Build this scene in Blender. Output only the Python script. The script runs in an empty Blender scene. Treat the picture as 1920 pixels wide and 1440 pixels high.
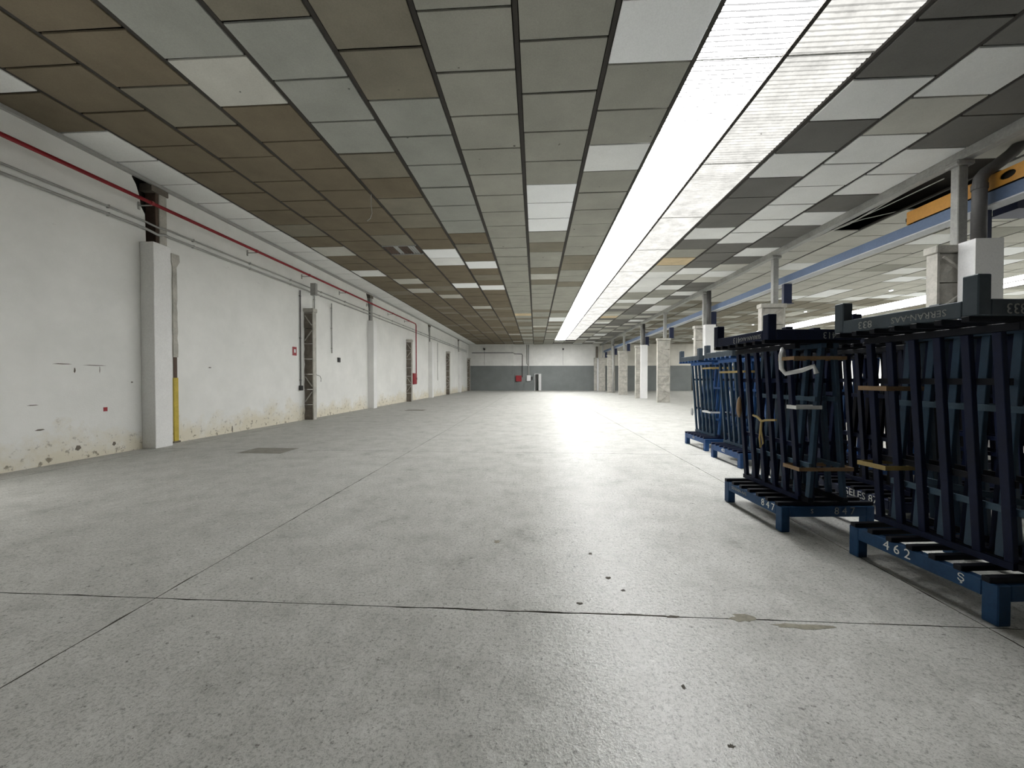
import bpy, bmesh, math, random
from mathutils import Vector, Matrix
random.seed(7)
R = math.radians
SC = bpy.context.scene
COL = SC.collection

# ------------------------------------------------------------------ camera, world, exposure
CAM_Z = 1.5
cam_d = bpy.data.cameras.new('camera'); cam = bpy.data.objects.new('camera', cam_d); COL.objects.link(cam)
cam_d.sensor_fit = 'HORIZONTAL'; cam_d.sensor_width = 36.0; cam_d.lens = 36.0 * 730 / 1920
cam_d.clip_start = 0.05; cam_d.clip_end = 300
cam.location = (0, 0, CAM_Z)
cam.rotation_euler = (R(90 - 0.785), 0, R(3.45))
SC.camera = cam
W = bpy.data.worlds.new('sky'); SC.world = W; W.use_nodes = True
W.node_tree.nodes['Background'].inputs[0].default_value = (1.0, 0.99, 0.96, 1)
W.node_tree.nodes['Background'].inputs[1].default_value = 3.6
SC.view_settings.view_transform = 'Standard'; SC.view_settings.look = 'None'
SC.view_settings.gamma = 1.0; SC.view_settings.use_curve_mapping = False
SC.view_settings.exposure = 0.30
SC.cycles.max_bounces = 5; SC.cycles.diffuse_bounces = 4; SC.cycles.glossy_bounces = 2
SC.cycles.use_adaptive_sampling = True; SC.cycles.adaptive_threshold = 0.12; SC.cycles.adaptive_min_samples = 16
SKY_L, SKY_R, SKY_2 = 31.0, 1.0, 15.0       # radiance of the daylit roof sheets: clean strip, dirty strip, next aisle

# ------------------------------------------------------------------ dimensions
XL = -8.42            # left wall
XR = 27.0             # far wall of the next aisle
YB = 49.2             # back wall
YF = -7.0             # wall behind the camera
ZC = 5.825            # ceiling panels
ZD = 6.45             # roof deck
PILLAR_Y = [8.04, 13.82, 19.32, 25.08, 30.45, 36.4, 42.1, 47.8]
PX = 8.06             # column row

# ------------------------------------------------------------------ materials
def nodes_of(name):
    m = bpy.data.materials.new(name); m.use_nodes = True
    nt = m.node_tree; b = nt.nodes['Principled BSDF']
    return m, nt, b
def N(nt, t, **kw):
    n = nt.nodes.new(t)
    for k, v in kw.items():
        setattr(n, k, v)
    return n
def L(nt, a, b): nt.links.new(a, b)
def rgba(c): return (c[0], c[1], c[2], 1)
def noise(nt, vec, scale, detail=4, rough=0.6, mapscale=None):
    n = N(nt, 'ShaderNodeTexNoise'); n.inputs['Scale'].default_value = scale
    n.inputs['Detail'].default_value = detail; n.inputs['Roughness'].default_value = rough
    if mapscale:
        mp = N(nt, 'ShaderNodeMapping'); mp.inputs['Scale'].default_value = mapscale
        L(nt, vec, mp.inputs[0]); vec = mp.outputs[0]
    L(nt, vec, n.inputs['Vector'])
    return n.outputs['Fac']
def ramp(nt, fac, stops):
    r = N(nt, 'ShaderNodeValToRGB'); e = r.color_ramp.elements
    while len(e) < len(stops): e.new(0.5)
    for i, (p, c) in enumerate(stops):
        e[i].position = p; e[i].color = rgba(c) if len(c) == 3 else c
    L(nt, fac, r.inputs[0]); return r.outputs[0]
def mixc(nt, fac, a, b, mode='MIX'):
    m = N(nt, 'ShaderNodeMix', data_type='RGBA', blend_type=mode)
    for sock, v in ((m.inputs['Factor'], fac), (m.inputs['A'], a), (m.inputs['B'], b)):
        if isinstance(v, (int, float)): sock.default_value = v
        elif isinstance(v, tuple): sock.default_value = rgba(v)
        else: L(nt, v, sock)
    return m.outputs['Result']
def math_(nt, op, a, b=None, clamp=False):
    m = N(nt, 'ShaderNodeMath', operation=op, use_clamp=clamp)
    for s, v in ((m.inputs[0], a), (m.inputs[1], b)):
        if v is None: continue
        if isinstance(v, (int, float)): s.default_value = v
        else: L(nt, v, s)
    return m.outputs[0]
def pos(nt): return N(nt, 'ShaderNodeNewGeometry').outputs['Position']
def bump(nt, b, h, strength=0.3, dist=0.02):
    n = N(nt, 'ShaderNodeBump'); n.inputs['Strength'].default_value = strength; n.inputs['Distance'].default_value = dist
    L(nt, h, n.inputs['Height']); L(nt, n.outputs[0], b.inputs['Normal'])

MATS = {}
def pmat(name, col, rough=0.7, var=0.18, scale=2.0, fine=30.0, metallic=0.0, bmp=0.0, specks=0.0, spec=0.5):
    """plain painted / mineral surface: broad mottling, fine grain, optional dirt specks"""
    if name in MATS: return MATS[name]
    m, nt, b = nodes_of(name)
    p = pos(nt)
    lo = tuple(max(0, c * (1 - var)) for c in col); hi = tuple(min(1, c * (1 + var)) for c in col)
    c1 = ramp(nt, noise(nt, p, scale, 5), [(0.3, lo), (0.7, hi)])
    fn = noise(nt, p, fine, 3)
    c2 = mixc(nt, 0.25, c1, ramp(nt, fn, [(0.35, tuple(c * 0.72 for c in col)), (0.65, hi)]))
    if specks:
        v = N(nt, 'ShaderNodeTexVoronoi'); v.inputs['Scale'].default_value = 1.6; L(nt, p, v.inputs['Vector'])
        d = math_(nt, 'ADD', v.outputs['Distance'], math_(nt, 'MULTIPLY', noise(nt, p, 22, 3), 0.10))
        k = ramp(nt, d, [(0.055 + specks * 0.02, (1, 1, 1)), (0.075 + specks * 0.02, (0, 0, 0))])
        c2 = mixc(nt, k, c2, (0.03, 0.027, 0.022))
    L(nt, c2, b.inputs['Base Color'])
    b.inputs['Roughness'].default_value = rough; b.inputs['Metallic'].default_value = metallic
    b.inputs['Specular IOR Level'].default_value = spec
    if bmp: bump(nt, b, fn, bmp, 0.01)
    MATS[name] = m
    return m

def floor_mat():
    m, nt, b = nodes_of('worn_concrete_floor'); p = pos(nt)
    big = noise(nt, p, 0.35, 6, 0.62)
    col = ramp(nt, big, [(0.25, (0.40, 0.402, 0.375)), (0.5, (0.48, 0.48, 0.452)), (0.75, (0.56, 0.56, 0.53))])
    mid = noise(nt, p, 2.3, 5, 0.72)
    col = mixc(nt, 0.55, col, ramp(nt, mid, [(0.3, (0.36, 0.362, 0.33)), (0.5, (0.53, 0.53, 0.495)), (0.72, (0.67, 0.67, 0.635))]))
    # pores and grime that settled in them
    fine = noise(nt, p, 46, 3, 0.75)
    col = mixc(nt, ramp(nt, fine, [(0.50, (0, 0, 0)), (0.68, (0.62, 0.62, 0.62))]), col, (0.17, 0.167, 0.15))
    col = mixc(nt, ramp(nt, noise(nt, p, 110, 2, 0.75), [(0.54, (0, 0, 0)), (0.66, (0.6, 0.6, 0.6))]), col, (0.20, 0.197, 0.18))
    pale = noise(nt, p, 9, 4, 0.8)
    col = mixc(nt, ramp(nt, pale, [(0.55, (0, 0, 0)), (0.66, (0.35, 0.35, 0.35))]), col, (0.68, 0.68, 0.65))
    # scuffs: warped thin marks, dark and pale
    wp = N(nt, 'ShaderNodeVectorMath', operation='ADD'); L(nt, p, wp.inputs[0])
    wn = N(nt, 'ShaderNodeTexNoise'); wn.inputs['Scale'].default_value = 0.5; wn.inputs['Detail'].default_value = 3; L(nt, p, wn.inputs['Vector'])
    ws = N(nt, 'ShaderNodeVectorMath', operation='SCALE'); ws.inputs['Scale'].default_value = 1.6; L(nt, wn.outputs['Color'], ws.inputs[0]); L(nt, ws.outputs[0], wp.inputs[1])
    pw = wp.outputs[0]
    s1 = noise(nt, pw, 1.0, 4, 0.75, (24.0, 6.0, 1.0)); s2 = noise(nt, pw, 1.0, 4, 0.75, (7.0, 26.0, 1.0))
    col = mixc(nt, ramp(nt, s1, [(0.58, (0, 0, 0)), (0.72, (0.32, 0.32, 0.32))]), col, (0.17, 0.168, 0.152))
    col = mixc(nt, ramp(nt, s2, [(0.58, (0, 0, 0)), (0.72, (0.25, 0.25, 0.25))]), col, (0.50, 0.50, 0.47))
    sp = noise(nt, p, 21, 4, 0.8)
    col = mixc(nt, ramp(nt, sp, [(0.60, (0, 0, 0)), (0.67, (0.75, 0.75, 0.75))]), col, (0.11, 0.105, 0.09))
    # oil spots
    v = N(nt, 'ShaderNodeTexVoronoi'); v.inputs['Scale'].default_value = 9.0; L(nt, p, v.inputs['Vector'])
    d = math_(nt, 'ADD', v.outputs['Distance'], math_(nt, 'MULTIPLY', noise(nt, p, 40, 4, 0.7), 0.30))
    d = math_(nt, 'ADD', d, math_(nt, 'MULTIPLY', noise(nt, p, 0.9, 3), 0.25))
    col = mixc(nt, ramp(nt, d, [(0.265, (0.85, 0.85, 0.85)), (0.285, (0, 0, 0))]), col, (0.10, 0.095, 0.08))
    L(nt, col, b.inputs['Base Color'])
    rg = math_(nt, 'ADD', math_(nt, 'MULTIPLY', mid, 0.42), 0.05)
    rg = math_(nt, 'ADD', rg, math_(nt, 'MULTIPLY', fine, 0.16))
    L(nt, rg, b.inputs['Roughness'])
    b.inputs['Specular IOR Level'].default_value = 0.0
    h = math_(nt, 'ADD', math_(nt, 'MULTIPLY', mid, 0.6), math_(nt, 'ADD', math_(nt, 'MULTIPLY', fine, 0.3), math_(nt, 'MULTIPLY', sp, 0.3)))
    bump(nt, b, h, 0.38, 0.02)
    # thin worn polish on the slab: a few percent of glossy reflection at every angle
    gl = N(nt, 'ShaderNodeBsdfAnisotropic'); L(nt, rg, gl.inputs['Roughness']); L(nt, b.inputs['Normal'].links[0].from_socket, gl.inputs['Normal'])
    mx = N(nt, 'ShaderNodeMixShader'); mx.inputs[0].default_value = 0.062
    L(nt, b.outputs[0], mx.inputs[1]); L(nt, gl.outputs[0], mx.inputs[2]); L(nt, mx.outputs[0], nt.nodes['Material Output'].inputs['Surface'])
    return m

def white_wall_mat():
    m, nt, b = nodes_of('stained_white_plaster'); p = pos(nt)
    a = noise(nt, p, 0.8, 6, 0.65)
    col = ramp(nt, a, [(0.3, (0.76, 0.765, 0.735)), (0.7, (0.87, 0.87, 0.84))])
    sx = N(nt, 'ShaderNodeSeparateXYZ'); L(nt, p, sx.inputs[0]); z = sx.outputs['Z']
    # damp band creeping up from the floor, irregular top edge
    n1 = noise(nt, p, 0.9, 6, 0.7); n2 = noise(nt, p, 7, 6, 0.75)
    hgt = math_(nt, 'ADD', math_(nt, 'MULTIPLY', n1, 2.2), -0.65)
    rel = math_(nt, 'SUBTRACT', hgt, z)
    k = ramp(nt, math_(nt, 'ADD', math_(nt, 'MULTIPLY', rel, 0.8), 0.5), [(0.35, (0, 0, 0)), (0.75, (1, 1, 1))])
    col = mixc(nt, math_(nt, 'MULTIPLY', k, 0.62), col, (0.68, 0.61, 0.43))
    # peeled paint blots inside that band
    k2 = math_(nt, 'MULTIPLY', k, ramp(nt, n2, [(0.56, (0, 0, 0)), (0.62, (1, 1, 1))]))
    col = mixc(nt, math_(nt, 'MULTIPLY', k2, 0.85), col, (0.22, 0.19, 0.135))
    # scuffs
    s = noise(nt, p, 3.0, 5, 0.7, (1, 0.6, 3.5))
    col = mixc(nt, ramp(nt, s, [(0.68, (0, 0, 0)), (0.76, (0.35, 0.35, 0.35))]), col, (0.33, 0.32, 0.29))
    L(nt, col, b.inputs['Base Color']); b.inputs['Roughness'].default_value = 0.85
    b.inputs['Specular IOR Level'].default_value = 0.2
    bump(nt, b, noise(nt, p, 38, 4, 0.6), 0.25, 0.01)
    return m

def two_tone_mat(name, zsplit, top, low):
    m, nt, b = nodes_of(name); p = pos(nt)
    sx = N(nt, 'ShaderNodeSeparateXYZ'); L(nt, p, sx.inputs[0])
    a = noise(nt, p, 0.7, 6, 0.65)
    v = ramp(nt, a, [(0.3, (0.86, 0.86, 0.86)), (0.7, (1.06, 1.06, 1.06))])
    k = math_(nt, 'GREATER_THAN', sx.outputs['Z'], zsplit)
    col = mixc(nt, k, low, top)
    col = mixc(nt, 1.0, col, v, 'MULTIPLY')
    L(nt, col, b.inputs['Base Color']); b.inputs['Roughness'].default_value = 0.8
    b.inputs['Specular IOR Level'].default_value = 0.25
    return m

def sheet_mat(name, strength, tint, dirt, line):
    """translucent corrugated roof sheet with daylight behind; rib shading is painted into the glow as dark valley lines"""
    m, nt, b = nodes_of(name)
    nt.nodes.remove(b); out = nt.nodes['Material Output']
    p = pos(nt); sx = N(nt, 'ShaderNodeSeparateXYZ'); L(nt, p, sx.inputs[0])
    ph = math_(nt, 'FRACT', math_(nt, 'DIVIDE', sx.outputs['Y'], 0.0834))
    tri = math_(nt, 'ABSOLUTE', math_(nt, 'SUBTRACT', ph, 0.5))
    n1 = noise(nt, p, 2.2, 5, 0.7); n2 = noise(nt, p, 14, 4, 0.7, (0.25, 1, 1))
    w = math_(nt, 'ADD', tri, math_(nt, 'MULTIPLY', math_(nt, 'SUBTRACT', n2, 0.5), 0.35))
    ln = ramp(nt, w, [(0.165, (line, line, line)), (0.19, (1, 1, 1))])  # dark corrugation lines: shading of the ribs painted into the emission
    film = ramp(nt, n1, [(0.3, (1 - dirt,) * 3), (0.7, (1, 1, 1))])
    v = N(nt, 'ShaderNodeTexVoronoi'); v.inputs['Scale'].default_value = 2.0; L(nt, p, v.inputs['Vector'])
    d = math_(nt, 'ADD', v.outputs['Distance'], math_(nt, 'MULTIPLY', noise(nt, p, 30, 3), 0.2))
    sp = ramp(nt, d, [(0.12, (0.12, 0.11, 0.10)), (0.15, (1, 1, 1))])
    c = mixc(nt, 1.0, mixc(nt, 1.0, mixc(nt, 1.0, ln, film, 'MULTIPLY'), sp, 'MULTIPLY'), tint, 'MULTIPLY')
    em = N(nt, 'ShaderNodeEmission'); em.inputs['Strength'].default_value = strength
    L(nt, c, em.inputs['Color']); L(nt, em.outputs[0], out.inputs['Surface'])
    return m

def emit(name, col, s):
    m, nt, b = nodes_of(name)
    b.inputs['Base Color'].default_value = rgba(col); b.inputs['Emission Color'].default_value = rgba(col)
    b.inputs['Emission Strength'].default_value = s
    return m

M_FLOOR = floor_mat()
M_JOINT = pmat('joint_filler_dark', (0.09, 0.085, 0.072), 0.95)
M_WALL = white_wall_mat()
M_BACK = two_tone_mat('grey_and_white_paint', 3.12, (0.74, 0.74, 0.71), (0.20, 0.215, 0.21))
M_BACK2 = two_tone_mat('grey_and_cream_paint', 3.12, (0.70, 0.68, 0.61), (0.19, 0.205, 0.20))
M_PLAIN = pmat('clean_white_plaster', (0.85, 0.85, 0.835), 0.85, 0.05, 1.2, 40, bmp=0.15, spec=0.2)
M_CONC = pmat('raw_concrete', (0.46, 0.445, 0.40), 0.92, 0.28, 3.5, 26, bmp=0.5, spec=0.2)
M_CONCD = pmat('dark_raw_concrete', (0.17, 0.15, 0.125), 0.92, 0.3, 3.5, 26, bmp=0.5, spec=0.2)
M_BEAM = pmat('grey_painted_beam', (0.36, 0.36, 0.34), 0.8, 0.2, 2.5, 20, bmp=0.2)
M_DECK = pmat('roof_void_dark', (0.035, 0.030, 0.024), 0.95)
M_RUN = pmat('runner_dark_steel', (0.030, 0.026, 0.021), 0.8, 0.2)
M_BAR = pmat('rack_bar_slate_lit', (0.048, 0.088, 0.130), 0.55, 0.3, 3.0, 40, bmp=0.08, spec=0.4)  # lit cross bars: the light on them is put into the colour
M_POST = pmat('rack_post_blue_lit', (0.014, 0.042, 0.078), 0.55, 0.35, 3.0, 40, bmp=0.08)  # lit posts: lighter tone carries the light falling on them
M_BLUE = pmat('rack_blue_paint', (0.008, 0.045, 0.115), 0.55, 0.3, 3.0, 40, bmp=0.08, spec=0.3)
M_NAVY = pmat('rack_navy_shaded', (0.0026, 0.0070, 0.029), 0.55, 0.4, 3.0, 40, bmp=0.08, spec=0.25)  # dark counterpart of the lit posts; shade put into the colour
M_SHADEBLACK = pmat('rack_black_shaded', (0.003, 0.004, 0.008), 0.55, 0.4, 3.0, 40, bmp=0.08, spec=0.2)  # near-black inner members; shade inside the racks put into the colour
M_FADED = pmat('rack_faded_blue_paint', (0.012, 0.062, 0.19), 0.55, 0.35, 3.0, 40, bmp=0.08)
M_TOPRAIL = pmat('rack_dusty_slate_paint', (0.045, 0.062, 0.078), 0.6, 0.4, 3.0, 30, bmp=0.1)
M_CRBLUE = pmat('crane_rail_blue', (0.095, 0.145, 0.245), 0.55, 0.15, 1.5, 20)
M_CRLIT = pmat('crane_rail_lit_flange', (0.50, 0.52, 0.54), 0.6, 0.12, 1.5, 20)  # paler than the web: light from the floor below put into the colour
M_CRDARK = pmat('crane_navy', (0.012, 0.02, 0.06), 0.5, 0.2)
M_YEL = pmat('crane_yellow', (0.55, 0.26, 0.035), 0.5, 0.15, 2, 20)
M_RUST = pmat('rust_brown_steel', (0.10, 0.068, 0.05), 0.8, 0.35, 4, 30)
M_RED = pmat('fire_red_paint', (0.30, 0.012, 0.02), 0.4, 0.15)
M_CONDUIT = pmat('grey_conduit', (0.36, 0.36, 0.34), 0.5, 0.1)
M_PIPE = pmat('dark_grey_downpipe', (0.085, 0.082, 0.08), 0.6, 0.25)
M_DARK = pmat('black_plastic', (0.02, 0.02, 0.02), 0.5)
M_METAL = pmat('galvanised_steel', (0.50, 0.51, 0.50), 0.45, 0.15, 3, 30, metallic=0.6)
M_PAINT = pmat('white_stencil_paint', (0.72, 0.73, 0.70), 0.7, 0.15, 20, 80)
M_DUSTPAINT = pmat('faded_stencil_paint', (0.30, 0.31, 0.30), 0.8, 0.3, 20, 80)
M_STRAP = pmat('tan_packing_strap', (0.24, 0.15, 0.075), 0.6, 0.25, 8, 40)
M_STRAPY = pmat('yellow_packing_strap', (0.34, 0.25, 0.09), 0.6, 0.2, 8, 40)
M_FOAM = pmat('white_plastic_wrap', (0.72, 0.73, 0.72), 0.5, 0.12, 12, 40)
M_YPAINT = pmat('yellow_wall_paint', (0.50, 0.38, 0.045), 0.6, 0.2, 5, 30)
M_WBOX = pmat('white_sheet_steel', (0.80, 0.80, 0.79), 0.5, 0.04)
M_WIRE = pmat('pale_cable', (0.55, 0.54, 0.50), 0.6, 0.1)
M_LAMP = emit('lamp_diffuser', (1, 0.98, 0.94), 6.0)
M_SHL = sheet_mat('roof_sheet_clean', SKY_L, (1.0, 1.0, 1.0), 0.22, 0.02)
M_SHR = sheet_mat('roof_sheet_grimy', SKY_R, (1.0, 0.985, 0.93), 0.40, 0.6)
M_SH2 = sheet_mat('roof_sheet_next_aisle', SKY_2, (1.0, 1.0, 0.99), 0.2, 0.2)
PANEL = {
    'brown': pmat('panel_nicotine_brown', (0.180, 0.152, 0.108), 0.9, 0.14, 1.3, 60, bmp=0.15, specks=0.0, spec=0.1),
    'olive': pmat('panel_olive', (0.225, 0.207, 0.162), 0.9, 0.14, 1.3, 60, bmp=0.15, specks=0.6, spec=0.1),
    'grey': pmat('panel_grey', (0.34, 0.337, 0.295), 0.9, 0.13, 1.1, 60, bmp=0.15, specks=1.0, spec=0.1),
    'green': pmat('panel_grey_green', (0.33, 0.337, 0.305), 0.9, 0.13, 1.1, 60, bmp=0.15, specks=0.4, spec=0.1),
    'dark': pmat('panel_dark_grey', (0.175, 0.172, 0.158), 0.9, 0.13, 1.1, 60, bmp=0.15, spec=0.1),
    'light': pmat('panel_light_grey', (0.80, 0.81, 0.79), 0.9, 0.08, 0.9, 60, bmp=0.1, specks=0.0, spec=0.1),
    'pale': pmat('panel_pale_grey', (0.52, 0.515, 0.465), 0.9, 0.12, 1.0, 60, bmp=0.1, specks=0.8, spec=0.1),
    'white': pmat('panel_white', (0.93, 0.95, 0.95), 0.85, 0.04, 0.9, 60, bmp=0.06, spec=0.1),
    'beige': pmat('panel_beige', (0.62, 0.50, 0.32), 0.9, 0.15, 2.5, 60, bmp=0.1, spec=0.1),
}
PKEYS = list(PANEL)

# ------------------------------------------------------------------ mesh helpers
class MB:
    def __init__(s): s.v = []; s.f = []; s.mi = []
    def box(s, x0, x1, y0, y1, z0, z1, mi=0):
        n = len(s.v)
        s.v += [(x0, y0, z0), (x1, y0, z0), (x1, y1, z0), (x0, y1, z0), (x0, y0, z1), (x1, y0, z1), (x1, y1, z1), (x0, y1, z1)]
        for q in ((3, 2, 1, 0), (4, 5, 6, 7), (0, 1, 5, 4), (1, 2, 6, 5), (2, 3, 7, 6), (3, 0, 4, 7)):
            s.f.append(tuple(n + i for i in q)); s.mi.append(mi)
        return s
    def beam(s, a, b, w, h, up=(0, 0, 1)):
        """square bar between two points"""
        a = Vector(a); b = Vector(b); d = (b - a).normalized(); up = Vector(up)
        if abs(d.dot(up)) > 0.98: up = Vector((0, 1, 0))
        u = d.cross(up).normalized() * (w / 2); v = u.cross(d).normalized() * (h / 2)
        n = len(s.v)
        for p in (a, b):
            s.v += [tuple(p - u - v), tuple(p + u - v), tuple(p + u + v), tuple(p - u + v)]
        for q in ((0, 1, 2, 3), (7, 6, 5, 4), (4, 5, 1, 0), (5, 6, 2, 1), (6, 7, 3, 2), (7, 4, 0, 3)):
            s.f.append(tuple(n + i for i in q)); s.mi.append(0)
        return s
    def tube(s, path, r, n=10, caps=True):
        path = [Vector(p) for p in path]; base = len(s.v); prev = None
        for i, p in enumerate(path):
            d = (path[min(i + 1, len(path) - 1)] - path[max(i - 1, 0)]).normalized()
            if prev is None:
                up = Vector((0, 0, 1)) if abs(d.z) < 0.9 else Vector((1, 0, 0))
                u = d.cross(up).normalized()
            else:
                u = (prev - d * prev.dot(d)).normalized()
            prev = u; w = d.cross(u)
            for k in range(n):
                a = 2 * math.pi * k / n
                s.v.append(tuple(p + u * (r * math.cos(a)) + w * (r * math.sin(a))))
        for i in range(len(path) - 1):
            for k in range(n):
                k2 = (k + 1) % n
                s.f.append((base + i * n + k, base + i * n + k2, base + (i + 1) * n + k2, base + (i + 1) * n + k)); s.mi.append(0)
        if caps:
            s.f.append(tuple(base + k for k in range(n))[::-1]); s.mi.append(0)
            s.f.append(tuple(base + (len(path) - 1) * n + k for k in range(n))); s.mi.append(0)
        return s
    def prism(s, poly, axis, a, b, mi=0):
        """polygon of 2-D points extruded along an axis (x: points are y,z; y: x,z; z: x,y)"""
        n = len(s.v); k = len(poly)
        def P(p, t): return {'x': (t, p[0], p[1]), 'y': (p[0], t, p[1]), 'z': (p[0], p[1], t)}[axis]
        s.v += [P(p, a) for p in poly] + [P(p, b) for p in poly]
        s.f.append(tuple(range(n, n + k))[::-1]); s.mi.append(mi)
        s.f.append(tuple(range(n + k, n + 2 * k))); s.mi.append(mi)
        for i in range(k):
            j = (i + 1) % k
            s.f.append((n + i, n + j, n + k + j, n + k + i)); s.mi.append(mi)
        return s
    def mesh(s, name, mats, smooth=False):
        m = bpy.data.meshes.new(name); m.from_pydata(s.v, [], s.f)
        for x in (mats if isinstance(mats, (list, tuple)) else [mats]): m.materials.append(x)
        m.polygons.foreach_set('material_index', s.mi)
        if smooth: m.polygons.foreach_set('use_smooth', [True] * len(s.f))
        m.update()
        bm = bmesh.new(); bm.from_mesh(m); bmesh.ops.recalc_face_normals(bm, faces=bm.faces); bm.to_mesh(m); bm.free()
        return m
    def build(s, name, mats, parent=None, loc=(0, 0, 0), smooth=False):
        return link(name, s.mesh(name, mats, smooth), parent, loc)
def link(name, data, parent=None, loc=(0, 0, 0), rot=(0, 0, 0)):
    o = bpy.data.objects.new(name, data); COL.objects.link(o)
    o.location = loc; o.rotation_euler = rot
    if parent: o.parent = parent
    return o
_bc = {}
def boxm(sx, sy, sz, mat, bev=0.0):
    k = (round(sx, 4), round(sy, 4), round(sz, 4), mat.name, bev)
    if k not in _bc:
        m = MB().box(-sx / 2, sx / 2, -sy / 2, sy / 2, -sz / 2, sz / 2).mesh('bar', mat)
        if bev:
            bm = bmesh.new(); bm.from_mesh(m)
            bmesh.ops.bevel(bm, geom=list(bm.edges), offset=bev, segments=1, affect='EDGES'); bm.to_mesh(m); bm.free()
        _bc[k] = m
    return _bc[k]
def part(name, parent, x0, x1, y0, y1, z0, z1, mat, bev=0.0):
    return link(name, boxm(x1 - x0, y1 - y0, z1 - z0, mat, bev), parent, ((x0 + x1) / 2, (y0 + y1) / 2, (z0 + z1) / 2))
def tag(o, label=None, cat=None, group=None, kind=None):
    if label: o['label'] = label
    if cat: o['category'] = cat
    if group: o['group'] = group
    if kind: o['kind'] = kind
    return o
def empty(name, loc=(0, 0, 0), rz=0):
    return link(name, None, None, loc, (0, 0, rz))
_tc = {}
def text_mesh(s, size, mat):
    k = (s, size, mat.name)
    if k not in _tc:
        c = bpy.data.curves.new('lettering', 'FONT'); c.body = s; c.size = size; c.extrude = 0.0008; c.resolution_u = 2
        c.align_x = 'CENTER'; c.align_y = 'CENTER'
        o = bpy.data.objects.new('lettering_tmp', c); COL.objects.link(o)
        bpy.context.view_layer.update()
        m = bpy.data.meshes.new_from_object(o.evaluated_get(bpy.context.evaluated_depsgraph_get()))
        m.materials.clear(); m.materials.append(mat)
        bpy.data.objects.remove(o); bpy.data.curves.remove(c)
        _tc[k] = m
    return _tc[k]
ROT_MX = Matrix(((0, 0, -1), (-1, 0, 0), (0, 1, 0))).to_euler()   # reads along -Y, faces -X
ROT_MY = Matrix(((1, 0, 0), (0, 0, -1), (0, 1, 0))).to_euler()    # reads along +X, faces -Y

# ------------------------------------------------------------------ floor: concrete slabs with saw-cut joints
fl = MB().box(XL - 0.3, XR + 0.3, YF - 0.3, YB + 2.5, -0.30, -0.03).build('floor', M_JOINT)
tag(fl, 'worn grey concrete floor of the whole hall', kind='structure')
xs = [XL - 0.3, -7.9, -2.59, 2.72, 8.03, 13.34, 18.65, 23.96, XR + 0.3]
ys = [YF - 0.3, -2.9, 2.49, 7.88, 13.27, 18.66, 24.05, 29.44, 34.83, 40.22, 45.61, YB + 2.5]
G = 0.003
def slab(x0, x1, y0, y1):
    """slab whose arrises are slightly chipped along the joint"""
    rnd = random.Random(int(x0 * 31 + y0 * 17)); pts = []
    def edge(a, b, nx, ny, near):
        n = 46 if near else 6
        for i in range(n):
            t = i / n; q = 0 if i == 0 else rnd.random() ** 6 * (0.009 if near else 0.005)
            pts.append((a[0] + (b[0] - a[0]) * t + nx * q, a[1] + (b[1] - a[1]) * t + ny * q))
    near = y0 < 8 and x0 < 8 and y1 > 0
    edge((x0, y0), (x1, y0), 0, 1, near); edge((x1, y0), (x1, y1), -1, 0, near)
    edge((x1, y1), (x0, y1), 0, -1, near); edge((x0, y1), (x0, y0), 1, 0, near)
    m = MB().prism(pts, 'z', -0.03, 0.0); m.mi[2:] = [1] * (len(m.mi) - 2); m.build('floor_slab', [M_FLOOR, M_JOINT], fl)
for i in range(len(xs) - 1):
    for j in range(len(ys) - 1):
        slab(xs[i] + G, xs[i + 1] - G, ys[j] + G, ys[j + 1] - G)
def floor_patch(name, cx, cy, rx, ry, mat, seed, n=15, z=0.0012):
    rnd = random.Random(seed); p = []
    for i in range(n):
        a = 2 * math.pi * i / n; q = 0.45 + 0.55 * rnd.random()
        p.append((cx + rx * q * math.cos(a), cy + ry * q * math.sin(a)))
    MB().prism(p, 'z', -0.004, z).build(name, mat, fl)
M_SPALL = pmat('spalled_concrete', (0.085, 0.078, 0.062), 0.95, 0.4, 12, 60, bmp=0.4)
M_DRAIN = pmat('drain_grey_iron', (0.27, 0.26, 0.225), 0.85, 0.25, 9, 60)
M_STAIN = pmat('damp_floor_stain', (0.25, 0.235, 0.185), 0.9, 0.35, 14, 60)
for a in ((0.42, 2.495, 0.16, 0.007, 1), (0.66, 2.495, 0.17, 0.010, 2), (0.86, 2.49, 0.07, 0.016, 3), (0.30, 2.60, 0.03, 0.022, 4), (0.05, 2.495, 0.2, 0.006, 7), (0.47, 3.35, 0.02, 0.03, 11), (0.55, 2.95, 0.025, 0.03, 12), (0.62, 2.78, 0.022, 0.02, 13), (0.72, 1.92, 0.012, 0.02, 14), (0.80, 1.62, 0.018, 0.012, 15)):
    floor_patch('joint_spall', a[0], a[1], a[2], a[3], M_SPALL, a[4])
for a in ((1.30, 2.50, 0.10, 0.05, 5), (1.62, 2.44, 0.22, 0.035, 6), (-0.35, 3.55, 0.04, 0.05, 8)):
    floor_patch('floor_stain', a[0], a[1], a[2], a[3], M_STAIN, a[4])
for (cx, cy) in ((-5.55, 7.78), (-5.7, 18.2)):
    c = empty('floor_drain_cover', (cx, cy, 0)); 
    part('frame', c, -0.46, 0.46, -0.30, 0.30, -0.02, 0.003, M_DRAIN)
    for k in range(8): part('grate_bar', c, -0.42, 0.42, -0.27 + k * 0.07, -0.235 + k * 0.07, 0.003, 0.006, M_DRAIN)
    tag(c, 'dark metal drain cover set in the floor ' + ('beside the first white pilaster' if cy < 10 else 'farther down the aisle near the wall'), 'drain cover')

# ------------------------------------------------------------------ walls
rnd = random.Random(3)
def rough_gap(y0, y1, z0, z1, jig):
    return y0, y1
wl = MB()
TH = 0.30
def wbox(y0, y1, z0, z1): wl.box(XL - TH, XL, y0, y1, z0, z1)
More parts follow.
